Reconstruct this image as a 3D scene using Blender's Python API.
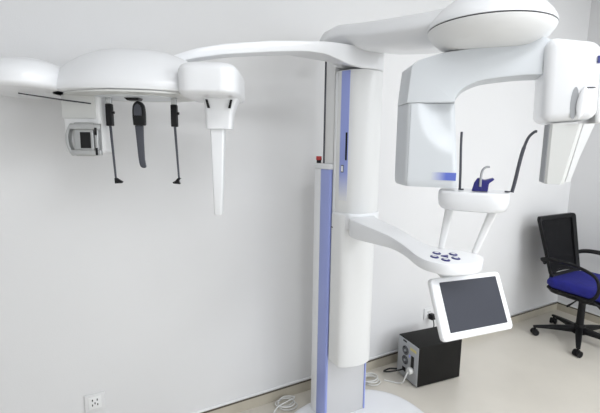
import bpy, bmesh, math, random
from mathutils import Vector, Matrix
random.seed(4)
for o in list(bpy.data.objects): bpy.data.objects.remove(o)
SC = bpy.context.scene
COL = SC.collection
PI = math.pi

# ------------------------------------------------------------------ camera
FPX, EYE = 400.0, 1.5
PITCH, ROLL = math.atan(61/FPX), .0125
cam_d = bpy.data.cameras.new('camera'); cam_d.sensor_width = 36; cam_d.lens = 36*FPX/600; cam_d.clip_start = .02
cam = bpy.data.objects.new('camera', cam_d); COL.objects.link(cam)
cam.matrix_world = (Matrix.Translation((0, 0, EYE)) @ Matrix.Rotation(PI/2-PITCH, 4, 'X') @ Matrix.Rotation(ROLL, 4, 'Z'))
SC.camera = cam

# ------------------------------------------------------------------ frames of the place
# the wall runs along S, N points from it into the room
S = Vector((.875, .483, 0)).normalized(); N = Vector((S.y, -S.x, 0))
W0 = Vector((-.535, 1.96, 0))                      # a point at the foot of the back wall
LEN, DEEP, LEFT, CEIL = 3.395, 4.6, -2.6, 2.85     # corner, room depth, left end, ceiling height
YAW = math.atan2(S.y, S.x)
def R_(t, d, z=0): return W0 + S*t + N*d + Vector((0, 0, z))        # room frame
C0 = Vector((.29, 1.95, 0))
def M_(a, b, z=0): return C0 + S*a + N*b + Vector((0, 0, z))        # machine frame (b towards the patient)
CC = Vector((.618, 1.355, 0))
EA = Vector((.94, -.342, 0)).normalized(); EB = Vector((EA.y, -EA.x, 0))
def K_(a, b, z=0): return CC + EA*a + EB*b + Vector((0, 0, z))      # rotating gantry frame
TA = Vector((.91, -.415, 0)).normalized(); TB = Vector((TA.y, -TA.x, 0))
def T_(a, b, z=0): return CC + TA*a + TB*b + Vector((0, 0, z))      # chin rest frame
HA = Vector((.9995, .03, 0)); HB = Vector((.03, -.9995, 0)); HC = Vector((-.55, 1.545, 0))
def H_(a, b, z=0): return HC + HA*a + HB*b + Vector((0, 0, z))      # cephalometric head frame

# ------------------------------------------------------------------ light and exposure
w = bpy.data.worlds.new('world'); SC.world = w; w.use_nodes = True
w.node_tree.nodes['Background'].inputs[0].default_value = (.8, .87, 1, 1)
w.node_tree.nodes['Background'].inputs[1].default_value = .3
SC.view_settings.view_transform = 'Standard'; SC.view_settings.look = 'None'
SC.view_settings.gamma = 1; SC.view_settings.use_curve_mapping = False
SC.view_settings.exposure = -0.07
LAMPS = [(2.5, 2.2, 24), (0.1, 2.2, 16), (2.5, 3.7, 24), (0.1, 3.7, 20)]   # t, d, watts
for t, d, p in LAMPS:
    ld = bpy.data.lights.new('ceiling_panel_light', 'AREA'); ld.shape = 'RECTANGLE'; ld.size = 1.15; ld.size_y = .55
    ld.energy = p; ld.color = (.95, .975, 1)
    lo = bpy.data.objects.new('ceiling_panel_light', ld); COL.objects.link(lo)
    lo.location = R_(t, d, CEIL-.03); lo.rotation_euler = (0, 0, YAW)

FILL_LIGHTS = [(2.3, 1.9, 1.5, 34), (-.6, 1.9, 1.5, 16)]    # frontal fill lights added at the unseen wall behind the camera: t, width, height, watts
for t, ww, hh, p in FILL_LIGHTS:
    ld = bpy.data.lights.new('window_daylight', 'AREA'); ld.shape = 'RECTANGLE'; ld.size = ww; ld.size_y = hh
    ld.energy = p; ld.color = (.90, .95, 1)
    lo = bpy.data.objects.new('window_daylight', ld); COL.objects.link(lo)
    lo.location = R_(t, DEEP-.05, 1.55); lo.rotation_euler = (PI/2, 0, YAW)

# ------------------------------------------------------------------ materials
def mat(name, col, rough=.5, metal=0, coat=0, bump=0, bscale=80, var=0, vscale=6, spec=.5, emit=None, trans=0):
    m = bpy.data.materials.new(name); m.use_nodes = True
    nt = m.node_tree; b = nt.nodes['Principled BSDF']
    b.inputs['Base Color'].default_value = (*col, 1); b.inputs['Roughness'].default_value = rough
    b.inputs['Metallic'].default_value = metal; b.inputs['Coat Weight'].default_value = coat
    b.inputs['Coat Roughness'].default_value = .12; b.inputs['Specular IOR Level'].default_value = spec
    if trans: b.inputs['Transmission Weight'].default_value = trans
    if emit: b.inputs['Emission Color'].default_value = (*emit[:3], 1); b.inputs['Emission Strength'].default_value = emit[3]
    tc = nt.nodes.new('ShaderNodeTexCoord')
    if var:
        n = nt.nodes.new('ShaderNodeTexNoise'); n.inputs['Scale'].default_value = vscale; n.inputs['Detail'].default_value = 5
        nt.links.new(tc.outputs['Object'], n.inputs['Vector'])
        r = nt.nodes.new('ShaderNodeValToRGB')
        r.color_ramp.elements[0].position = .3; r.color_ramp.elements[1].position = .7
        r.color_ramp.elements[0].color = (*[c*(1-var) for c in col], 1); r.color_ramp.elements[1].color = (*[min(1, c*(1+var)) for c in col], 1)
        nt.links.new(n.outputs['Fac'], r.inputs['Fac']); nt.links.new(r.outputs['Color'], b.inputs['Base Color'])
    if bump:
        n2 = nt.nodes.new('ShaderNodeTexNoise'); n2.inputs['Scale'].default_value = bscale
        nt.links.new(tc.outputs['Object'], n2.inputs['Vector'])
        bp = nt.nodes.new('ShaderNodeBump'); bp.inputs['Strength'].default_value = bump; bp.inputs['Distance'].default_value = .002
        nt.links.new(n2.outputs['Fac'], bp.inputs['Height']); nt.links.new(bp.outputs['Normal'], b.inputs['Normal'])
    return m
def fade(name, c0, c1, axis, p0=0.0, p1=1.0, rough=.35):
    """a print that fades along one axis of its own box"""
    m = mat(name, c0, rough); nt = m.node_tree
    tc = nt.nodes.new('ShaderNodeTexCoord'); sp = nt.nodes.new('ShaderNodeSeparateXYZ'); r = nt.nodes.new('ShaderNodeValToRGB')
    nt.links.new(tc.outputs['Generated'], sp.inputs[0]); nt.links.new(sp.outputs[axis], r.inputs['Fac'])
    r.color_ramp.elements[0].position = p0; r.color_ramp.elements[1].position = p1
    r.color_ramp.elements[0].color = (*c0, 1); r.color_ramp.elements[1].color = (*c1, 1)
    nt.links.new(r.outputs['Color'], nt.nodes['Principled BSDF'].inputs['Base Color'])
    return m
WHITE = (.85, .86, .88)
m_wall = mat('wall_paint', (.74, .74, .745), .6, bump=.15, bscale=220, var=.01, vscale=2)
m_ceil = mat('ceiling_paint', (.85, .85, .85), .8)
m_floor = mat('floor_vinyl', (.63, .595, .53), .28, coat=.12, var=.035, vscale=3.5)
m_tile = mat('skirting_tile', (.50, .46, .38), .35, var=.06, vscale=9)
m_white = mat('white_plastic', WHITE, .28, coat=.35)
m_white2 = mat('satin_white_plastic', (.82, .825, .825), .42, coat=.1)
m_cool = mat('cool_grey_plastic', (.70, .73, .76), .42, coat=.1)
m_pale = mat('pale_grey_plastic', (.66, .665, .65), .45)
m_greyp = mat('grey_panel', (.60, .60, .61), .4)
m_blue = mat('periwinkle_plastic', (.33, .39, .78), .35, coat=.2)
m_navy = mat('navy_plastic', (.02, .02, .17), .35)
m_dark = mat('black_plastic', (.008, .008, .009), .4, spec=.3)
m_rod = mat('dark_grey_plastic', (.065, .068, .085), .4)
m_skirt = mat('dark_brown_edge', (.09, .075, .055), .6)
m_gap = mat('dark_seam', (.06, .06, .07), .7)
m_seam = mat('grey_seam', (.38, .39, .41), .7)
m_metal = mat('brushed_metal', (.52, .53, .53), .32, metal=.85)
m_screen = mat('screen_glass', (.035, .038, .052), .35, spec=.25)
m_red = mat('red_button', (.45, .03, .03), .35)
m_ups = mat('black_textured_steel', (.008, .0075, .007), .6, bump=.4, bscale=400, spec=.2)
m_upsr = mat('grey_steel', (.42, .43, .44), .5, metal=.1)
m_cord = mat('white_cord', (.70, .70, .68), .5)
m_bcord = mat('black_cord', (.015, .015, .015), .5)
m_fab = mat('blue_fabric', (.010, .012, .20), .85, bump=.6, bscale=350, var=.15, vscale=20)
m_chair = mat('chair_black_plastic', (.006, .006, .007), .5, spec=.25)
m_label = mat('blue_label', (.05, .06, .25), .4)
m_yel = mat('yellow_label', (.65, .58, .22), .5)
m_lamp = mat('lamp_diffuser', (.9, .9, .9), .5, emit=(1, 1, 1, 1.5))
m_stripfade = fade('blue_strip_fading_down', (.78, .79, .83), (.33, .39, .78), 2, 0.02, .22)
m_labfade = fade('blue_print_fading_left', (.68, .71, .76), (.13, .18, .60), 0, 0.0, .6)
# see-through mesh of the chair back: fine holes woven in the cloth
def mesh_cloth():
    m = mat('chair_mesh', (.008, .008, .009), .8, spec=.15); nt = m.node_tree
    tc = nt.nodes.new('ShaderNodeTexCoord'); ck = nt.nodes.new('ShaderNodeTexVoronoi'); ck.inputs['Scale'].default_value = 240
    nt.links.new(tc.outputs['Object'], ck.inputs['Vector'])
    mt = nt.nodes.new('ShaderNodeMath'); mt.operation = 'GREATER_THAN'; mt.inputs[1].default_value = .10
    nt.links.new(ck.outputs['Distance'], mt.inputs[0]); nt.links.new(mt.outputs[0], nt.nodes['Principled BSDF'].inputs['Alpha'])
    return m
m_mesh = mesh_cloth()

# ------------------------------------------------------------------ builders
def root(name, loc, label, cat, group=None):
    o = bpy.data.objects.new(name, None); COL.objects.link(o); o.location = loc; o.empty_display_size = .1
    o['label'] = label; o['category'] = cat
    if group: o['group'] = group
    return o
def base_of(parent):
    p = Vector((0, 0, 0))
    while parent is not None: p += Vector(parent.location); parent = parent.parent
    return p
def link(name, bm, m, parent=None, sharp=38, origin=None):
    """bm holds world coordinates; the object gets its own origin and hangs under parent"""
    bmesh.ops.remove_doubles(bm, verts=bm.verts, dist=1e-6)
    bmesh.ops.recalc_face_normals(bm, faces=bm.faces)
    if origin is None:
        lo = Vector([min(v.co[i] for v in bm.verts) for i in range(3)]); hi = Vector([max(v.co[i] for v in bm.verts) for i in range(3)])
        origin = Vector(((lo.x+hi.x)/2, (lo.y+hi.y)/2, lo.z))
    for v in bm.verts: v.co -= origin
    me = bpy.data.meshes.new(name); bm.to_mesh(me); bm.free()
    for p in me.polygons: p.use_smooth = True
    me.set_sharp_from_angle(angle=math.radians(sharp))
    me.materials.append(m)
    o = bpy.data.objects.new(name, me); COL.objects.link(o)
    o.location = origin
    if parent is not None: o.parent = parent; o.location = origin - base_of(parent)
    return o
def tag(o, label, cat, group=None):
    o['label'] = label; o['category'] = cat
    if group: o['group'] = group
    return o
def struct(name, bm, m):
    o = link(name, bm, m); o['kind'] = 'structure'; return o
def bevel(bm, r, seg=3, ang=30, verts=None):
    es = [e for e in bm.edges if len(e.link_faces) == 2 and e.calc_face_angle(0) > math.radians(ang)]
    if r > 0 and es: bmesh.ops.bevel(bm, geom=es, offset=r, segments=seg, affect='EDGES', profile=.5, clamp_overlap=True)
def merge(a, b):
    me = bpy.data.meshes.new('tmp'); b.to_mesh(me); a.from_mesh(me); bpy.data.meshes.remove(me); b.free(); return a
def box(fr, a0, a1, b0, b1, z0, z1, r=0, seg=3, fn=None):
    bm = bmesh.new(); bmesh.ops.create_cube(bm, size=1)
    for v in bm.verts:
        v.co = Vector((a0+(a1-a0)*(v.co.x+.5), b0+(b1-b0)*(v.co.y+.5), z0+(z1-z0)*(v.co.z+.5)))
    bevel(bm, r, seg)
    for v in bm.verts:
        q = fn(v.co) if fn else v.co
        v.co = fr(*q)
    return bm
def prism(fr, pts, lo, hi, order='abz', r=0, seg=3, fn=None):
    """extrude the outline pts; order 'abz': outline in a,b and lo..hi in z; 'azb': outline in a,z and lo..hi in b"""
    bm = bmesh.new(); k = len(pts)
    A = [bm.verts.new((p[0], p[1], lo)) for p in pts]; B = [bm.verts.new((p[0], p[1], hi)) for p in pts]
    bm.faces.new(A); bm.faces.new(B[::-1])
    for i in range(k): bm.faces.new((A[i], B[i], B[(i+1) % k], A[(i+1) % k]))
    bmesh.ops.recalc_face_normals(bm, faces=bm.faces)
    bevel(bm, r, seg)
    for v in bm.verts:
        x, y, z = v.co
        q = (x, y, z) if order == 'abz' else (x, z, y)
        if order == 'bza': q = (z, x, y)
        if fn: q = fn(Vector(q))
        v.co = fr(*q)
    return bm
def loft(rings, caps=True, closed=True):
    bm = bmesh.new(); V = [[bm.verts.new(p) for p in r] for r in rings]; k = len(rings[0])
    for i in range(len(V)-1):
        for j in range(k if closed else k-1):
            bm.faces.new((V[i][j], V[i][(j+1) % k], V[i+1][(j+1) % k], V[i+1][j]))
    if caps: bm.faces.new(V[0]); bm.faces.new(V[-1][::-1])
    return bm
def rrect(w, h, r, n=5):
    out = []; r = min(r, w/2-1e-4, h/2-1e-4)
    for cx, cy, a0 in ((w/2-r, h/2-r, 0), (-w/2+r, h/2-r, 90), (-w/2+r, -h/2+r, 180), (w/2-r, -h/2+r, 270)):
        for i in range(n+1):
            a = math.radians(a0+90*i/n); out.append((cx+r*math.cos(a), cy+r*math.sin(a)))
    return out
def smooth(pts, k=6, closed=False):
    P = [Vector(p) for p in pts]; out = []; n = len(P)
    for i in range(n if closed else n-1):
        g = (lambda j: P[j % n]) if closed else (lambda j: P[max(0, min(n-1, j))])
        p0, p1, p2, p3 = g(i-1), g(i), g(i+1), g(i+2)
        for s in range(k):
            t = s/k
            out.append(.5*((2*p1)+(p2-p0)*t+(2*p0-5*p1+4*p2-p3)*t*t+(3*p1-p0-3*p2+p3)*t**3))
    if not closed: out.append(P[-1])
    return out
def tube(pts, r, n=10, prof=None):
    """sweep a circle (or the 2D profile prof(i) -> points) along pts; r may be a list"""
    P = [Vector(p) for p in pts]; rings = []; up = None
    for i, p in enumerate(P):
        d = (P[min(i+1, len(P)-1)]-P[max(i-1, 0)]).normalized()
        if up is None:
            up = Vector((0, 0, 1)) if abs(d.z) < .9 else Vector((1, 0, 0))
        up = (up - d*up.dot(d)).normalized(); sd = d.cross(up)
        rr = r[i] if isinstance(r, (list, tuple)) else r
        if prof: rings.append([p+sd*x+up*y for x, y in prof(i/(len(P)-1))])
        else: rings.append([p+sd*(rr*math.cos(2*PI*j/n))+up*(rr*math.sin(2*PI*j/n)) for j in range(n)])
    return loft(rings)
def cyl(c0, c1, r0, r1=None, n=24, bev=0):
    r1 = r0 if r1 is None else r1
    c0, c1 = Vector(c0), Vector(c1); d = (c1-c0).normalized()
    u = d.orthogonal().normalized(); v = d.cross(u)
    bm = loft([[c+u*(r*math.cos(2*PI*j/n))+v*(r*math.sin(2*PI*j/n)) for j in range(n)] for c, r in ((c0, r0), (c1, r1))])
    bevel(bm, bev, 2, 50); return bm
def lathe(fr, c, prof, n=48, sx=1, sy=1, pw=2.0):
    """prof: list of (radius, z); superellipse exponent pw in plan"""
    rings = []
    for r, z in prof:
        ring = []
        for j in range(n):
            t = 2*PI*j/n; cs, sn = math.cos(t), math.sin(t)
            k = (abs(cs)**pw+abs(sn)**pw)**(-1/pw)
            ring.append(fr(c[0]+r*sx*k*cs, c[1]+r*sy*k*sn, z))
        rings.append(ring)
    return loft(rings)
def rbox_lathe(fr, c, sx, sy, z0, z1, rt, rb, pw=4, n=48, bulge=0, m=7):
    """soft pillow box: plan superellipse, top edge radius rt, bottom edge radius rb (as height), top bulging up"""
    pr = []
    for i in range(m+1):
        a = PI/2*i/m; pr.append((1-(rb/sx)*(1-math.sin(a)), z0+rb*(1-math.cos(a))))
    for i in range(m+1):
        a = PI/2*i/m; pr.append((1-(rt/sx)*(1-math.cos(a)), z1-bulge-rt*.9*(1-math.sin(a))))
    last = pr[-1][0]
    if bulge:
        for i in range(1, 6): pr.append((last*math.cos(PI/2*i/6), z1-bulge+bulge*math.sin(PI/2*i/6)))
    pr = [(.001, z0)] + pr + [(.001, z1)]
    return lathe(fr, c, pr, n, sx, sy, pw)

# ------------------------------------------------------------------ the room
def slab(t0, t1, d0, d1, z0, z1): return box(R_, t0, t1, d0, d1, z0, z1)
struct('floor', slab(LEFT-.15, LEN+.15, -.15, DEEP+.15, -.1, 0), m_floor)
struct('ceiling', slab(LEFT-.15, LEN+.15, -.15, DEEP+.15, CEIL, CEIL+.1), m_ceil)
struct('wall_back', slab(LEFT-.12, LEN+.12, -.12, 0, 0, CEIL), m_wall)
struct('wall_right', slab(LEN, LEN+.12, 0, DEEP, 0, CEIL), m_wall)
struct('wall_left', slab(LEFT-.12, LEFT, 0, DEEP, 0, CEIL), m_wall)
struct('wall_front', slab(LEFT-.12, LEN+.12, DEEP, DEEP+.12, 0, CEIL), m_wall)
struct('baseboard_back', slab(LEFT, LEN, 0, .008, 0, .062), m_tile)
struct('baseboard_right', slab(LEN-.008, LEN, .008, DEEP, 0, .062), m_tile)
struct('trim_1', merge(slab(LEFT, LEN, 0, .0095, .062, .072), slab(LEN-.0095, LEN, .0095, DEEP, .062, .072)), m_skirt)
struct('trim_2', merge(box(R_, LEFT, LEN, 0, .011, .0725, .086, .003), box(R_, LEN-.011, LEN, .011, DEEP, .0725, .086, .003)), m_white2)
LAMP_LABELS = ['ceiling light panel nearest the office chair corner', 'ceiling light panel nearest the cephalometric arm wall', 'ceiling light panel on the window side above the chair end', 'ceiling light panel on the window side at the bare wall end']
for (t, d, p), lab in zip(LAMPS, LAMP_LABELS):
    r = root('ceiling_light', R_(t, d, CEIL-.02), lab, 'ceiling light', 'ceiling light panels')
    fr = lambda a, b, z, t=t, d=d: R_(t+a, d+b, z)
    b = box(fr, -.6, .6, -.3, -.285, CEIL-.02, CEIL); merge(b, box(fr, -.6, .6, .285, .3, CEIL-.02, CEIL))
    merge(b, box(fr, -.6, -.585, -.285, .285, CEIL-.02, CEIL)); merge(b, box(fr, .585, .6, -.285, .285, CEIL-.02, CEIL))
    link('frame', b, m_white2, r)
    link('diffuser', box(fr, -.585, .585, -.285, .285, CEIL-.012, CEIL-.001), m_lamp, r)

for i, (t, ww, hh, p) in enumerate(FILL_LIGHTS):  # invented frames around the added fill lights, out of view
    b = slab(t-ww/2-.06, t+ww/2+.06, DEEP-.03, DEEP, 1.55-hh/2-.06, 1.55-hh/2)
    merge(b, slab(t-ww/2-.06, t+ww/2+.06, DEEP-.03, DEEP, 1.55+hh/2, 1.55+hh/2+.06))
    for q in (t-ww/2-.06, t+ww/2): merge(b, slab(q, q+.06, DEEP-.03, DEEP, 1.55-hh/2, 1.55+hh/2))
    struct('window_%d' % (i+1), b, m_white2)

# ------------------------------------------------------------------ X-ray machine
X = root('dental_xray_machine', C0, 'white floor-standing dental panoramic x-ray machine with blue-striped column and long side arm', 'x-ray machine')
# foot plate and pillar
def ellipse_prof(z0, z1): return [(.001, z0), (.99, z0), (1, z0+.006), (1, z1-.018), (.985, z1-.007), (.955, z1-.001), (.9, z1), (.001, z1)]
link('foot_plate', lathe(M_, (0, .095), ellipse_prof(0, .035), 64, .42, .36, 2.4), m_white, X)
PB0, PB1, PT = -.205, -.062, 1.385
pil = box(M_, -.118, .125, PB0, PB1, .035, PT, .004, 2)
p_ = link('pillar', pil, m_greyp, X)
link('side_panel', prism(M_, [(-.132, PB0-.004), (-.118, PB0-.004), (-.118, -.150), (-.132, -.150)], .036, PT, r=.003, seg=2), m_white, X)
link('blue_side_strip', prism(M_, [(-.132, -.149), (-.118, -.149), (-.118, -.061), (-.127, -.061), (-.132, -.068)], .036, PT, r=.002, seg=2), m_blue, X)
link('blue_edge_strip', box(M_, .1255, .134, -.13, -.058, .036, PT, .002, 2), m_blue, X)
cap = prism(M_, smooth([(-.136, -.213), (-.136, -.13), (-.134, -.07), (-.125, -.058), (.0, -.058), (.132, -.058), (.138, -.12), (.138, -.213)], 1), PT, PT+.028, r=.010, seg=4)
link('pillar_cap', cap, m_white, X)
eb = link('emergency_button', cyl(M_(-.118, -.192, PT+.028), M_(-.118, -.192, PT+.043), .012, bev=.002), m_dark, X)
link('button_cap', cyl(M_(-.118, -.192, PT+.043), M_(-.118, -.192, PT+.062), .015, .014, bev=.004), m_red, eb)
# inner mast that the carriage slides on
link('inner_mast', box(M_, -.1185, .085, -.137, -.062, PT+.0285, 1.955, .002), m_white2, X)
link('mast_rail', box(M_, -.121, -.106, -.150, -.1375, PT+.0285, 1.95, .002), m_rod, X)
# carriage (moving column)
def car_outline(g=0):
    pts = [(-.120, -.050), (-.120, -.010), (-.1175, .0), (-.103, .042), (-.085, .062), (-.05, .080), (-.01, .085), (.035, .079), (.066, .062), (.080, .035), (.082, .0), (.082, -.050)]
    return pts
CZ0, CZ1 = .405, 1.8415
link('carriage', prism(M_, car_outline(), 1.185, CZ1, r=.003, seg=2), m_white2, X)
link('carriage_skirt', prism(M_, smooth([(-.127, -.05), (-.127, .018), (-.120, .042), (-.09, .062), (-.03, .076), (.02, .074), (.058, .056), (.077, .022), (.079, -.05)], 3), CZ0, 1.178, r=.006, seg=3), m_white2, X)
link('rear_cover', box(M_, -.1235, -.1205, -.048, -.030, CZ0+.01, CZ1-.01, .001), m_white, X)
# blue strip on the chamfer, with slot and key
u = (Vector((-.103, .042))-Vector((-.1175, .0))); u.normalize(); nrm = Vector((-u.y, u.x))
def chf(s, off): q = Vector((-.1175, .0))+u*s+nrm*off; return (q.x, q.y)
link('blue_strip', prism(M_, [chf(-.003, .0008), chf(.0435, .0008), chf(.0435, .0030), chf(-.003, .0030)], 1.245, CZ1-.004, r=.0008, seg=2), m_stripfade, X)
link('dark_slot', prism(M_, [chf(.030, .0032), chf(.039, .0032), chf(.039, .0050), chf(.030, .0050)], 1.435, 1.562), m_dark, X)
kf = link('height_key', prism(M_, [chf(.008, .0032), chf(.022, .0032), chf(.022, .005), chf(.008, .005)], 1.378, 1.412), m_rod, X)
link('key_cap', prism(M_, [chf(.010, .0051), chf(.020, .0051), chf(.020, .0065), chf(.010, .0065)], 1.382, 1.408), m_white, kf)

# cephalometric arm: a curved beam wrapping the column top and running left
def WX(a, b, z=0): return Vector((a, b, z))
def mw(a, b): q = M_(a, b); return (q.x, q.y)
plan = smooth([mw(.087, .0), mw(.078, .048), mw(.045, .082), mw(.0, .092), mw(-.06, .086), (.20, 1.797), (.12, 1.752), (.0, 1.705), (-.128, 1.668), (-.30, 1.612), (-.42, 1.572), (-.495, 1.555)], 4)
plan += smooth([(-.51, 1.58), (-.495, 1.612), (-.42, 1.634), (-.30, 1.676), (-.128, 1.740), (.0, 1.790), (.09, 1.865), mw(-.128, -.02)], 4)
plan += [mw(-.1255, -.060), mw(.087, -.060)]
def interp(x, tab):
    for (x0, y0), (x1, y1) in zip(tab, tab[1:]):
        if x <= x1: return y0+(y1-y0)*max(0, (x-x0)/(x1-x0))
    return tab[-1][1]
ZT = [(-.51, 1.815), (-.40, 1.858), (-.30, 1.884), (-.128, 1.911), (.08, 1.928), (.2, 1.9315), (.5, 1.9315)]
ZB = [(-.51, 1.790), (-.40, 1.822), (-.30, 1.844), (-.128, 1.868), (.02, 1.882), (.10, 1.878), (.20, 1.850), (.26, 1.842), (.5, 1.842)]
def beam(q):
    f = (q.z-1)/.1; zb, zt = interp(q.x, ZB), interp(q.x, ZT)
    return Vector((q.x, q.y, zb+(zt-zb)*f))
link('cephalometric_arm', prism(WX, plan, 1.0, 1.1, r=.014, seg=4, fn=beam), m_white, X, sharp=60)
# --- cephalometric head
ch = link('cephalometric_head', lathe(H_, (-.06, .02),
    [(.001, 1.672), (.93, 1.672), (.985, 1.676), (1.0, 1.684), (1.0, 1.694), (.985, 1.706), (.95, 1.722), (.88, 1.744), (.77, 1.772), (.62, 1.800), (.44, 1.821), (.22, 1.830), (.001, 1.832)], 72, .305, .200, 2.1), m_white, X)
link('underside_track', lathe(H_, (-.05, .05), [(.9, 1.6655), (1, 1.6655), (1, 1.6715), (.9, 1.6715)], 56, .245, .165), m_pale, ch)
link('underside_plate', lathe(H_, (-.06, .03), [(.001, 1.663), (.98, 1.663), (1, 1.6665), (1, 1.6718), (.001, 1.6718)], 56, .15, .10), m_cool, ch)
link('left_end_housing', rbox_lathe(H_, (-.424, .045), .170, .235, 1.672, 1.786, .075, .018, 3.2, 56, .016), m_white, X)
rh = link('right_end_housing', rbox_lathe(H_, (.234, .065), .100, .165, 1.660, 1.776, .036, .016, 5, 56, .008), m_white, X)
# sensor column hanging from the right housing
nk = []
for z, wa, wb, ca in ((1.668, .125, .10, .262), (1.655, .118, .095, .262), (1.635, .105, .085, .258), (1.605, .096, .078, .255), (1.555, .092, .074, .253)):
    nk.append([H_(ca+x, .07+y, z) for x, y in rrect(wa, wb, .012)])
neck = link('sensor_holder', loft(nk), m_white, X)
for sx in (-1, 1):
    link('vent_slot', prism(H_, [(.259+sx*.036-.004, 1.626), (.259+sx*.036+.004, 1.626), (.259+sx*.043+.004, 1.655), (.259+sx*.043-.004, 1.655)], .105, .1205, 'azb'), m_dark, neck)
tb = [[H_(ca+x, .07+y, z) for x, y in rrect(wa, wb, .006)] for z, wa, wb, ca in ((1.5545, .050, .050, .246), (1.40, .040, .045, .245), (1.245, .029, .040, .243), (1.240, .024, .034, .243))]
link('sensor_column', loft(tb), m_white, X)
# secondary collimator box with metal film holder
cbx = link('collimator_housing', box(H_, -.306, -.172, -.03, .075, 1.462, 1.6715, .012, 3), m_white2, X)
link('beige_side_plate', box(H_, -.304, -.186, .0755, .079, 1.586, 1.668, .002), m_pale, cbx)
def G_(a, b, z): return H_(-.208+(a+.235)*.98, b, 1.512+(z-1.514)*1.28)
fh = link('film_holder', box(G_, -.285, -.215, .0795, .100, 1.468, 1.560, .004), m_metal, X)
def arcp(r, t0, t1, n=12): return [(-.235+r*math.cos(math.radians(t0+(t1-t0)*i/n)), 1.513+r*.86*math.sin(math.radians(t0+(t1-t0)*i/n))) for i in range(n+1)]
link('curved_handle', prism(G_, arcp(.076, 137, 223)+arcp(.066, 223, 137), .085, .112, 'azb', r=.002, seg=2), m_metal, fh)
for z in (1.478, 1.548):
    link('holder_bar', box(G_, -.292, -.186, .1005, .114, z-.007, z+.007, .002), m_metal, fh)
link('holder_window', box(G_, -.262, -.226, .1005, .104, 1.490, 1.534, .001), m_dark, fh)
link('holder_edge', box(G_, -.205, -.195, .0795, .112, 1.470, 1.558, .002), m_metal, fh)
for z in (1.481, 1.536):
    link('edge_clip', box(G_, -.204, -.196, .1125, .117, z-.010, z+.010, .001), m_dark, fh)
link('dark_slit', prism(H_, [(-.45, 1.672), (-.30, 1.652), (-.20, 1.640), (-.20, 1.636), (-.29, 1.646), (-.45, 1.668)], .0795, .0815, 'azb'), m_gap, cbx)
# ear rods and nose support
for a, fl in ((-.148, 1), (.086, -1)):
    er = link('ear_rod', box(H_, a-.013, a+.010, .04, .06, 1.562, 1.6405, .003), m_dark, X)
    link('rod_clamp', box(H_, a-.011, a+.008, .042, .058, 1.641, 1.671, .002), m_metal, er)
    link('clamp_screw', cyl(H_(a+.010, .05, 1.61), H_(a+.016, .05, 1.61), .005, n=12), m_dark, er)
    link('rod_blade', loft([[H_(a-.001+(.009 if z < 1.5 else 0)+x, .05+y, z) for x, y in rrect(wd, .006, .0015, 2)] for z, wd in ((1.5615, .009), (1.365, .0065))]), m_metal if False else m_rod, er)
    link('ear_tip', prism(H_, [(a+.004, 1.372), (a+.012, 1.372), (a+.009+.022*fl+(.003 if fl > 0 else -.003), 1.358), (a+.009+.022*fl, 1.353), (a+.005 if fl > 0 else a+.013, 1.351)], .044, .056, 'azb', r=.001, seg=1), m_dark, er)
ns = link('nose_support', prism(H_, smooth([(-.063, 1.565), (-.065, 1.61), (-.060, 1.64), (-.043, 1.652), (-.025, 1.640), (-.020, 1.61), (-.021, 1.565)], 3), .04, .062, 'azb', r=.004, seg=2), m_dark, X)
link('scale_window', prism(H_, smooth([(-.056, 1.60), (-.056, 1.628), (-.043, 1.642), (-.030, 1.628), (-.030, 1.60)], 2), .0625, .065, 'azb'), m_rod, ns)
link('nose_blade', prism(H_, smooth([(-.059, 1.5645), (-.055, 1.50), (-.051, 1.44), (-.044, 1.414), (-.026, 1.412), (-.029, 1.44), (-.030, 1.50), (-.029, 1.5645)], 3), .046, .056, 'azb', r=.002, seg=2), m_rod, ns)
link('pivot_bracket', prism(H_, [(-.095, 1.668), (-.035, 1.668), (-.04, 1.655), (-.080, 1.6535)], .02, .065, 'azb', r=.002, seg=2), m_dark, ns)

# --- overhead arm: hull from the column top to above the patient
rings = []
for b, wd, z0, z1, sh in ((-.255, .05, 1.965, 2.030, 0), (-.24, .14, 1.948, 2.052, 0), (-.20, .22, 1.940, 2.064, 0), (-.07, .275, 1.936, 2.060, 0), (.05, .29, 1.925, 2.036, 0), (.2, .30, 1.890, 2.010, 0), (.35, .31, 1.865, 1.986, 0), (.5, .30, 1.850, 1.966, 0), (.62, .26, 1.846, 1.955, 0)):
    zc = z0+(z1-z0)*.42; ring = []
    pr = smooth([(0, z1), (.30, z1-.004), (.43, z1-.03), (.5, zc+.01), (.485, zc-.008), (.36, z0+.012), (.18, z0), (0, z0)], 3)
    z1 -= 0
    half = [(x*wd, z) for x, z in pr]
    ring = half+[(-x, z) for x, z in half[-2:0:-1]]
    rings.append([M_(-.015+x, b, z) for x, z in ring])
link('overhead_arm', loft(rings), m_white, X, sharp=50)
link('swivel_ring', lathe(M_, (-.012, .0), [(.001, 1.9325), (1, 1.9325), (1, 1.9395), (.001, 1.9395)], 48, .105, .105), m_gap, X)
# swivel disc above the gantry: cap, seam, bowl
def D_(a, b, z): return K_(a-.017, b, z-.028)
link('swivel_cap', lathe(D_, (0, 0), [(.001, 1.905), (1, 1.905), (1.0, 1.911), (.98, 1.921), (.93, 1.936), (.82, 1.960), (.66, 1.984), (.45, 2.000), (.2, 2.006), (.001, 2.007)], 72, .190, .190), m_white, X)
link('seam_ring', lathe(D_, (0, 0), [(.001, 1.901), (1, 1.901), (1, 1.9048), (.001, 1.9048)], 72, .186, .186), m_gap, X)
link('swivel_bowl', lathe(D_, (0, 0), [(.001, 1.838), (.50, 1.838), (.66, 1.842), (.80, 1.856), (.92, 1.876), (.985, 1.893), (1, 1.9008), (.001, 1.9008)], 72, .189, .189), m_white2, X)
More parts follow.
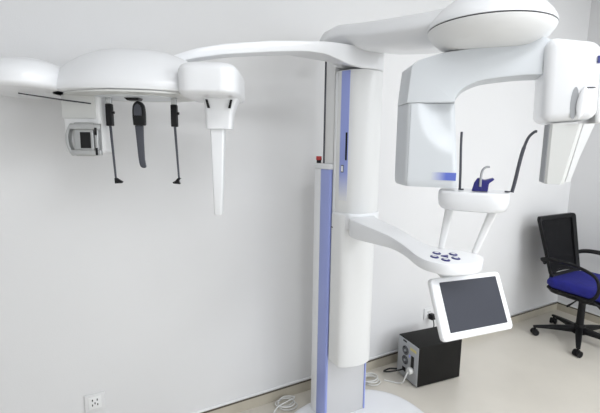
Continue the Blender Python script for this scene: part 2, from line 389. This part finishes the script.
# gantry: C-shaped beam, detector, tube head
out = smooth([(-.258, 1.647), (-.252, 1.72), (-.247, 1.768)], 3)
out += smooth([(-.225, 1.785), (-.15, 1.803), (-.05, 1.812), (.04, 1.822), (.12, 1.832), (.166, 1.815)], 4)
out += [(.170, 1.76), (.168, 1.728)]
out += smooth([(.140, 1.722), (.08, 1.722), (.0, 1.716), (-.045, 1.708), (-.085, 1.688), (-.104, 1.662), (-.105, 1.647)], 4)
link('gantry_arm', prism(K_, out, -.065, .052, 'azb', r=.014, seg=3, fn=lambda q: Vector((q.x-(.045*(.052-q.y)/.117*min(1, max(0, (-.10-q.x)/.13))), q.y, q.z))), m_cool, X, sharp=50)
# detector housing with a scooped front
def detector():
    rings = []; nz, na = 26, 22
    for i in range(nz+1):
        f = i/nz; z = 1.364+(1.6455-1.364)*f
        a0 = -.257-.001*f+.004*(1-f)*0; a1 = -.078-.027*f
        e = 0
        if i == 0: e = .006
        if i == 1: e = .0015
        front = []
        for j in range(na+1):
            g = j/na; a = a0+.014+e+(a1-a0-.028-2*e)*g
            q = ((a+.085)/.125)**2+((z-1.655)/.165)**2
            k = max(0, min(1, (1.25-q)/.95)); k = k*k*(3-2*k)
            front.append((a, .052-e-.034*k))
        fl, fr_ = front[0], front[-1]
        ring = front+[(a1-e-.004, fr_[1]-.004), (a1-e, fr_[1]-.013), (a1-e, -.055), (a1-e-.01, -.065), (a0+e-.035, -.065), (a0+e-.042, -.055), (a0+e, fl[1]-.014), (a0+e+.004, fl[1]-.004)]
        rings.append([K_(a, b, z) for a, b in ring])
    return loft(rings)
det = link('detector_housing', detector(), m_cool, X, sharp=50)
link('printed_label', box(K_, -.165, -.086, .0525, .0535, 1.390, 1.416), m_labfade, det, origin=None)
link('panel_seam', box(K_, -.2445, -.2435, .0522, .0528, 1.37, 1.64), m_seam, det)
# tube head
th = link('tube_head', box(K_, .142, .284, -.085, .085, 1.588, 1.822, .028, 5, fn=lambda q: Vector((q.x-(q.z-1.60)*.03, q.y, q.z-max(0, q.x-.2)*.28*(q.z-1.588)/.234+(-.012*(1-(q.x-.14)/.165) if q.z < 1.62 else 0)))), m_white, X, sharp=60)
link('side_cover', box(K_, .2845, .302, -.078, .058, 1.575, 1.765, .010, 3, fn=lambda q: Vector((q.x-(q.z-1.60)*.03, q.y, q.z))), m_white2, th)
link('panel_gap', box(K_, .243, .268, .083, .0865, 1.6735, 1.6765), m_gap, th)
link('side_seam', box(K_, .1345, .1385, -.075, .03, 1.731, 1.7335), m_gap, th)
def lev():
    rg = []
    for i in range(13):
        f = i/12; z = 1.586+.094*f; h = math.sin(PI*f)**.6 if 0 < f < 1 else .03
        rg.append([K_(.234+.026*h*x+.008*f, .090+.008*h*(y), z) for x, y in [(math.cos(t*PI/6)*.5, math.sin(t*PI/6)) for t in range(12)]])
    return loft(rg)
link('release_lever', lev(), m_white, th)
link('lever_recess', prism(K_, [(.220+.010*math.cos(t), 1.632+.046*math.sin(t)) for t in [PI*2*i/20 for i in range(20)]], .083, .0862, 'azb'), m_seam, th)
link('maker_plate', box(K_, .271, .279, .072, .0862, 1.752, 1.772, fn=lambda q: Vector((q.x-(q.z-1.60)*.03, q.y, q.z-.01))), m_label, th)
# beam collimator below the tube head
col_b = [[K_(a, b, z) for a, b in [(a0, -.02), (a1, -.02), (a1, .055), (a1-.012, .066), (a0+.006, .066), (a0, .06)]] for z, a0, a1 in ((1.392, .172, .222), (1.40, .170, .226), (1.47, .170, .238), (1.5745, .170, .256))]
cl = link('beam_collimator', loft(col_b), m_pale, X, sharp=30)
link('collimator_edge', box(K_, .1675, .1695, .0, .060, 1.396, 1.574), m_seam, cl)
link('collimator_side_cover', loft([[K_(a, b, z) for a, b in [(a0, -.03), (a0+wd, -.03), (a0+wd, .055), (a0, .055)]] for z, a0, wd in ((1.400, .2275, .012), (1.47, .2395, .016), (1.5745, .2575, .028))]), m_white2, cl)

# --- control arm with keypad
o1 = [(-.118, .087), (-.138, .13), (-.142, .22), (-.140, .31), (-.140, .39), (-.160, .47), (-.195, .555), (-.226, .62), (-.240, .68), (-.220, .735), (-.165, .765), (-.10, .767), (-.048, .742), (-.025, .70), (-.032, .645), (-.062, .60), (-.080, .55), (-.062, .46), (-.038, .38), (-.020, .30), (-.010, .20), (.005, .13), (.03, .087)]
o1 = smooth(o1, 3)
def armfn(q):
    t = max(0, min(1, (q.y-.10)/.45)); t = t*t*(3-2*t)
    zt = 1.172-.030*t; zb = 1.090+.016*t
    f = (q.z-1.0)/.1
    return Vector((q.x, q.y, zb+(zt-zb)*f))
arm = link('control_arm', prism(M_, o1, 1.0, 1.1, r=.022, seg=5, fn=armfn), m_white, X, sharp=60)
coll = link('arm_collar', prism(M_, [(-.127, -.045), (-.127, .02), (-.107, .063), (-.09, .0745), (-.05, .0855), (.04, .0855), (.071, .068), (.087, .035), (.088, -.045)], 1.110, 1.186, r=.006, seg=3), m_white, X)
link('collar_gap', box(M_, -.1272, -.126, -.05, .006, 1.104, 1.1085), m_dark, coll)
def key(a, b, name='control_key'):
    k = link(name, lathe(lambda x, y, z: M_(a+x*.9-y*.3, b+y*.9+x*.3, z), (0, 0), [(.001, 1.1385), (1, 1.1385), (1, 1.1437), (.9, 1.1447), (.001, 1.1447)], 20, .0135, .018), m_navy, arm)
    link('key_mark', lathe(lambda x, y, z: M_(a+x, b+y, z), (0, 0), [(.001, 1.1449), (1, 1.1449), (1, 1.1456), (.001, 1.1456)], 12, .006, .008), m_white, k)
for a, b in ((-.145, .632), (-.188, .662), (-.183, .704), (-.138, .706), (-.106, .668)): key(a, b)
link('direction_key', prism(M_, [(-.130, .668), (-.162, .662), (-.155, .690)], 1.1385, 1.145, r=.002, seg=1), m_navy, arm)
# --- monitor under the paddle
my, mp, mr = .46, -.443, .049
MR = Matrix.Rotation(my, 3, 'Z') @ Matrix.Rotation(mp, 3, 'X') @ Matrix.Rotation(mr, 3, 'Y')
k_ = 1.27/1.45; MC = Vector((0, 0, EYE)) + (Vector((.657, 1.45, .909))-Vector((0, 0, EYE)))*k_
MW, MH = .368*k_, .227*k_
def MO_(a, b, z): a += .010; return MC + MR @ Vector((a, -b, z))
mo = link('monitor', prism(MO_, rrect(MW, MH, .016), -.020, 0, 'azb', r=.006, seg=3), m_white, X)
sw, sh_ = MW*.815, MH*.80
link('screen', prism(MO_, rrect(sw, sh_, .002, 1), .0003, .0015, 'azb', fn=lambda q: Vector((q.x+.004, q.y, q.z+.004))), m_screen, mo)
link('monitor_back', box(MO_, -.09, .09, -.040, -.0205, -.055, .06, .008), m_white, mo)
link('monitor_hinge', tube([MO_(0, -.040, .02), MO_(0, -.05, .06), M_(-.16, .66, 1.096)], .016, 14), m_white2, X)

# --- chin rest
ct = link('chin_rest_table', lathe(T_, (-.026, .0), [(.001, 1.289), (.80, 1.289), (.90, 1.293), (.965, 1.304), (1, 1.324), (1, 1.343), (.985, 1.351), (.95, 1.3545), (.001, 1.355)], 64, .113, .075, 3.2), m_white, X)
def strut(a0, b0, a1, b1, name='strut'):
    rg = []
    for f in (0, .08, .5, 1):
        a, b = a0+(a1-a0)*f, b0+(b1-b0)*f; z = 1.2885-(1.2885-1.143)*f; wd = .030-.009*f if f > .05 else .036
        rg.append([T_(a+x, b+y, z) for x, y in rrect(wd, .022, .008, 4)])
    return link(name, loft(rg), m_white2, X)
strut(-.098, .0, -.118, .005); strut(.040, .0, -.006, .02)
for a0, pts, r0, r1 in ((-.072, [(-.070, 1.3555), (-.072, 1.42), (-.076, 1.50), (-.077, 1.553)], .0028, .0028),):
    ts = link('temple_support', tube(smooth([T_(a, .0, z) for a, z in pts], 5), 0, prof=lambda t: rrect(.010, .0065, .002, 2)), m_rod, X)
    link('rod_socket', cyl(T_(-.066, 0, 1.3552), T_(-.066, 0, 1.359), .009, bev=.001), m_rod, ts)
ts = link('temple_support', tube(smooth([T_(a, -.0, z) for a, z in [(.091, 1.3555), (.098, 1.40), (.105, 1.455), (.113, 1.50), (.124, 1.535), (.139, 1.552), (.146, 1.553)]], 5), 0,
    prof=lambda t: rrect(.012, .006 if t > .5 else .0085, .0025, 2)), m_rod, X)
link('rod_socket', cyl(T_(.078, 0, 1.3552), T_(.078, 0, 1.359), .009, bev=.001), m_rod, ts)
cc = link('chin_cup', prism(T_, [(-.032, 1.3556), (.018, 1.3556), (.020, 1.383), (.036, 1.397), (.030, 1.401), (.006, 1.393), (-.016, 1.400), (-.026, 1.383)], -.015, .03, 'azb', r=.003, seg=2), m_navy, X)
link('bite_hook', tube(smooth([T_(-.006, .033, 1.372), T_(-.006, .033, 1.40), T_(-.003, .033, 1.425), T_(.006, .030, 1.436), T_(.018, .028, 1.438)], 5), 0, prof=lambda t: rrect(.009, .006, .002, 2)), m_seam, cc)

# ------------------------------------------------------------------ uninterruptible supply box on the floor
uy = .388; UX = Vector((math.cos(uy), math.sin(uy), 0)); UY = Vector((-UX.y, UX.x, 0)); UO = Vector((.745, 2.307, 0))
def U_(a, b, z): return UO + UX*a + UY*b + Vector((0, 0, z))
UL, UW, UH = .345, .21, .272
ups = root('power_supply_box', U_(UL/2, UW/2, 0), 'black metal power supply box with two rear fans on floor behind monitor', 'power supply')
link('housing', box(U_, .004, UL, 0, UW, .008, UH, .005), m_ups, ups)
rp = link('rear_panel', box(U_, 0, .0039, .003, UW-.003, .010, UH-.004, .001), m_upsr, ups)
for a in (.03, UL-.03):
    for b in (.025, UW-.025): link('foot', cyl(U_(a, b, 0), U_(a, b, .0079), .012, n=16), m_dark, ups)
for z in (.130, .197):
    f = link('fan', cyl(U_(-.0002, .128, z), U_(-.003, .128, z), .030, n=32), m_dark, ups)
    bm = bmesh.new()
    for r_ in (.0285, .020, .012):
        ring = [[U_(-.004+math.cos(q)*.0011, .128+(r_+math.sin(q)*.0007)*math.cos(t), z+(r_+math.sin(q)*.0007)*math.sin(t)) for q in (0, PI/2, PI, 3*PI/2)] for t in [2*PI*i/24 for i in range(25)]]
        merge(bm, loft(ring, caps=False))
    link('fan_guard', bm, m_seam, f)
    link('fan_hub', cyl(U_(-.0032, .128, z), U_(-.005, .128, z), .008, n=16), m_upsr, f)
link('socket_block', box(U_, -.004, -.0002, .040, .066, .115, .190, .001), m_dark, ups)
link('inlet_socket', box(U_, -.004, -.0002, .118, .150, .050, .078, .001), m_dark, ups)
link('warning_label', box(U_, -.001, -.0002, .022, .082, .222, .240), m_yel, ups)
link('blue_tab', box(U_, -.003, -.0002, .078, .088, .17, .188), m_blue, ups)
link('name_plate', box(U_, -.001, -.0002, .12, .155, .250, .262), m_dark, ups)
# white plug and cord
wc = root('white_power_cord', U_(-.03, .05, 0), 'white plug and cord at the rear of black power supply box', 'power cord')
link('plug', lathe(lambda x, y, z: U_(-.0045-z, .052+x, .098+y), (0, 0), [(.001, 0), (.9, 0), (1, .004), (1, .022), (.8, .028), (.001, .028)], 20, .021, .021), m_cord, wc)
link('cord', tube(smooth([U_(-.033, .052, .094), U_(-.055, .048, .065), U_(-.065, .055, .03), U_(-.075, .085, .008), U_(-.10, .115, .0045), U_(-.125, .14, .0045), U_(-.14, .15, .0045)], 6), .0042, 8), m_cord, wc)
bc = tag(link('black_cable', tube(smooth([U_(-.006, .135, .062), U_(-.05, .145, .055), U_(-.09, .19, .03), U_(-.08, .24, .006), U_(-.02, .25, .0055), U_(.06, .215, .0055), U_(.20, .213, .0055)], 6), .005, 8), m_bcord),
    'thick black cable looping on the floor beside the power supply box', 'cable')
def coil(name, fr, cx, cy, r, turns, label, rr=.0038, el=1.3, tail=None):
    pts = []
    n = int(turns*16)
    for i in range(n+1):
        t = 2*PI*i/16; q = r*(1+.13*math.sin(t*.37+1)+.05*math.sin(t*1.3))
        pts.append(fr(cx+q*el*math.cos(t)+.012*math.sin(t*.5), cy+q*math.sin(t)+.010*math.cos(t*.43), rr+.0025+.0085*(i/16)*.9))
    if tail: pts += [fr(*p) for p in tail]
    return tag(link(name, tube(smooth(pts, 2), rr, 8), m_cord), label, 'cable')
coil('coiled_cable', R_, .49, .075, .042, 3, 'white cable coiled on the floor left of the blue-striped column', tail=[(.43, .10, .03), (.39, .12, .008), (.36, .14, .0063), (.33, .13, .0063)])
coil('coiled_cable', M_, .36, -.29, .040, 4, 'white cable coiled on the floor between the column and power supply box')

# ------------------------------------------------------------------ wall sockets
def socket(name, t, z, label, w=.086):
    r = root(name, R_(t, 0, z), label, 'wall socket')
    fr = lambda a, b, zz: R_(t+a, b, z+zz)
    link('cover_plate', box(fr, -w/2, w/2, .0003, .008, -w/2, w/2, .003), m_wall, r)
    p = link('socket_face', box(fr, -.027, .027, .0081, .010, -.03, .03, .001), m_white2, r)
    bm = bmesh.new()
    for a, zz, sx, sz in ((-.010, .014, .0022, .005), (.010, .014, .0022, .005), (-.011, -.010, .002, .005), (.011, -.010, .002, .005), (0, -.002, .002, .005)):
        merge(bm, box(fr, a-sx, a+sx, .0101, .0108, zz-sz, zz+sz))
    link('pin_holes', bm, m_dark, p)
    return r
socket('wall_socket', -.482, .292, 'white wall socket low on the bare wall under the side arm')
socket('wall_socket', 1.690, .300, 'white wall socket above power supply box, half behind monitor')
wp = root('black_plug', R_(1.70, .011, .27), 'black plug and lead in the wall socket above power supply box', 'plug')
link('plug_body', box(R_, 1.682, 1.722, .0112, .050, .262, .302, .006), m_dark, wp)
link('lead', tube(smooth([R_(1.70, .045, .265), R_(1.70, .055, .22), R_(1.70, .04, .14), R_(1.70, .03, .05), R_(1.66, .05, .0055), R_(1.55, .08, .0055)], 5), .004, 8), m_bcord, wp)

# ------------------------------------------------------------------ office chair
CHC = Vector((2.215, 2.98, 0))
def CB_(a, b, z=0): return CHC + S*a + N*b + Vector((0, 0, z))
def C_(a, b, z=0): return CHC + S*(a+.05) + N*b + Vector((0, 0, z))      # a across, b forward
chair = root('office_chair', CHC, 'black mesh-back office chair with blue seat and five casters in room corner', 'chair')
seat_r = []
for z, k in ((.405, .80), (.412, .93), (.430, 1.0), (.455, 1.0), (.475, .96), (.486, .85), (.490, .55), (.488, .001)):
    ring = []
    for x, y in rrect(.53*k, .46*k, .11*k, 7):
        zz = z - (.03*max(0, (y-.12)/.11)**2 if z > .4 else 0) + .012*(abs(x)/.24)**2
        ring.append(C_(x, y+.02, zz))
    seat_r.append(ring)
link('seat', loft(seat_r), m_fab, chair, sharp=70)
link('seat_pan', loft([[C_(x, y+.02, z+(-.02 if y > .16 else 0)+.010*(abs(x)/.24)**2) for x, y in rrect(.53*k, .46*k, .10*k, 7)] for z, k in ((.360, .60), (.372, .90), (.400, .985), (.409, .97))]), m_chair, chair, sharp=60)
# back: leaning frame with mesh
def back_pt(u, v, off=0):
    """u -1..1 across, v 0..1 up"""
    wd = .195+.065*math.sin(PI*min(1, v*1.05)*.55)
    z = .47+.49*v; b = -.195-.125*v-.018*math.sin(PI*v)+.035*(abs(u)**2)
    return C_(u*wd, b+off, z+.012*(1-u*u)*(v))
def outline(k, n=9):
    out = []
    cr = .10
    for cu, cv, a0 in ((1-cr, 1-cr*.5, 0), (-1+cr, 1-cr*.5, 90), (-1+cr*2.2, cr*1.1, 180), (1-cr*2.2, cr*1.1, 270)):
        big = 2.2 if cv < .5 else 1
        for i in range(n+1):
            a = math.radians(a0+90*i/n); out.append((cu+cr*big*math.cos(a), cv+cr*.5*big*math.sin(a)))
    return [(u*k, .5+(v-.5)*k) for u, v in out]
o_out, o_in = outline(1.0), outline(.86)
bm = bmesh.new(); n_ = len(o_out)
L = [[bm.verts.new(back_pt(u, v, f)) for u, v in o] for o, f in ((o_out, -.012), (o_out, .012), (o_in, .010), (o_in, -.010))]
for i in range(n_):
    j = (i+1) % n_
    for p, q in ((0, 1), (1, 2), (2, 3), (3, 0)): bm.faces.new((L[p][i], L[p][j], L[q][j], L[q][i]))
link('back_frame', bm, m_chair, chair, sharp=50)
bm = bmesh.new(); G = 10
gv = {}
for i in range(G+1):
    for j in range(G+1):
        u, v = -.84+1.68*i/G, .075+.86*j/G
        if v < .2: u *= .86+.14*(v-.075)/.125
        gv[i, j] = bm.verts.new(back_pt(u, v))
for i in range(G):
    for j in range(G): bm.faces.new((gv[i, j], gv[i+1, j], gv[i+1, j+1], gv[i, j+1]))
mb = link('mesh_panel', bm, m_mesh, chair, sharp=80)
link('lumbar_bar', tube([back_pt(u, .24, -.028) for u in (-.85, -.5, 0, .5, .85)], .012, 8), m_chair, chair)
link('back_bracket', tube(smooth([C_(0, -.02, .365), C_(0, -.15, .362), C_(0, -.255, .395), C_(0, -.268, .47), C_(0, -.265, .60)], 5), 0, prof=lambda t: rrect(.075, .018, .006, 3)), m_chair, chair)
for s_ in (-1, 1):
    pts = [C_(s_*.205, -.225, .60), C_(s_*.262, -.215, .635), C_(s_*.28, -.12, .655), C_(s_*.285, .04, .648), C_(s_*.285, .16, .610), C_(s_*.280, .195, .54), C_(s_*.268, .18, .46), C_(s_*.235, .11, .392), C_(s_*.18, .09, .381)]
    link('armrest', tube(smooth(pts, 6), 0, prof=lambda t: rrect(.040 if .12 < t < .55 else .030, .018, .007, 3)), m_chair, chair)
link('tilt_mechanism', box(CB_, -.07, .10, -.09, .09, .335, .359, .008), m_chair, chair)
link('tilt_lever', tube([CB_(-.07, 0, .352), CB_(-.16, .015, .350), CB_(-.255, .02, .340)], [.005, .005, .009], 8), m_dark, chair)
link('gas_lift', cyl(CB_(0, 0, .12), CB_(0, 0, .334), .027, .024, 20, .002), m_chair, chair)
link('hub', cyl(CB_(0, 0, .065), CB_(0, 0, .135), .048, .036, 20, .006), m_chair, chair)
a_first = math.atan2(2.737-CHC.y, 2.044-CHC.x)
for i in range(5):
    a = a_first + i*2*PI/5; d = Vector((math.cos(a), math.sin(a), 0)); sd = Vector((-d.y, d.x, 0))
    rg = []
    for q, wd, z0, z1 in ((.030, .050, .070, .118), (.15, .042, .070, .105), (.26, .034, .066, .088), (.318, .028, .062, .078)):
        rg.append([CHC+d*q+sd*x+Vector((0, 0, (z0+z1)/2+y)) for x, y in rrect(wd, z1-z0, .008, 3)])
    lg = link('base_leg', loft(rg), m_chair, chair)
    cpos = CHC+d*.305; ca = a+.9+i; ax = Vector((math.cos(ca), math.sin(ca), 0))
    cs = link('caster', cyl(cpos+Vector((0, 0, .045)), cpos+Vector((0, 0, .0615)), .007, n=10), m_chair, lg)
    bm = bmesh.new()
    bm.free(); cpos2 = cpos
    wh = cyl(cpos2+ax*.006+Vector((0, 0, .025)), cpos2+ax*.024+Vector((0, 0, .025)), .025, n=24, bev=.004)
    merge(wh, cyl(cpos2-ax*.024+Vector((0, 0, .025)), cpos2-ax*.006+Vector((0, 0, .025)), .025, n=24, bev=.004))
    merge(wh, box(lambda x, y, z: cpos2+ax*x+Vector((-ax.y, ax.x, 0))*y+Vector((0, 0, z)), -.006, .006, -.020, .020, .012, .048, .003))
    o = link('wheel_pair', wh, m_chair, lg)
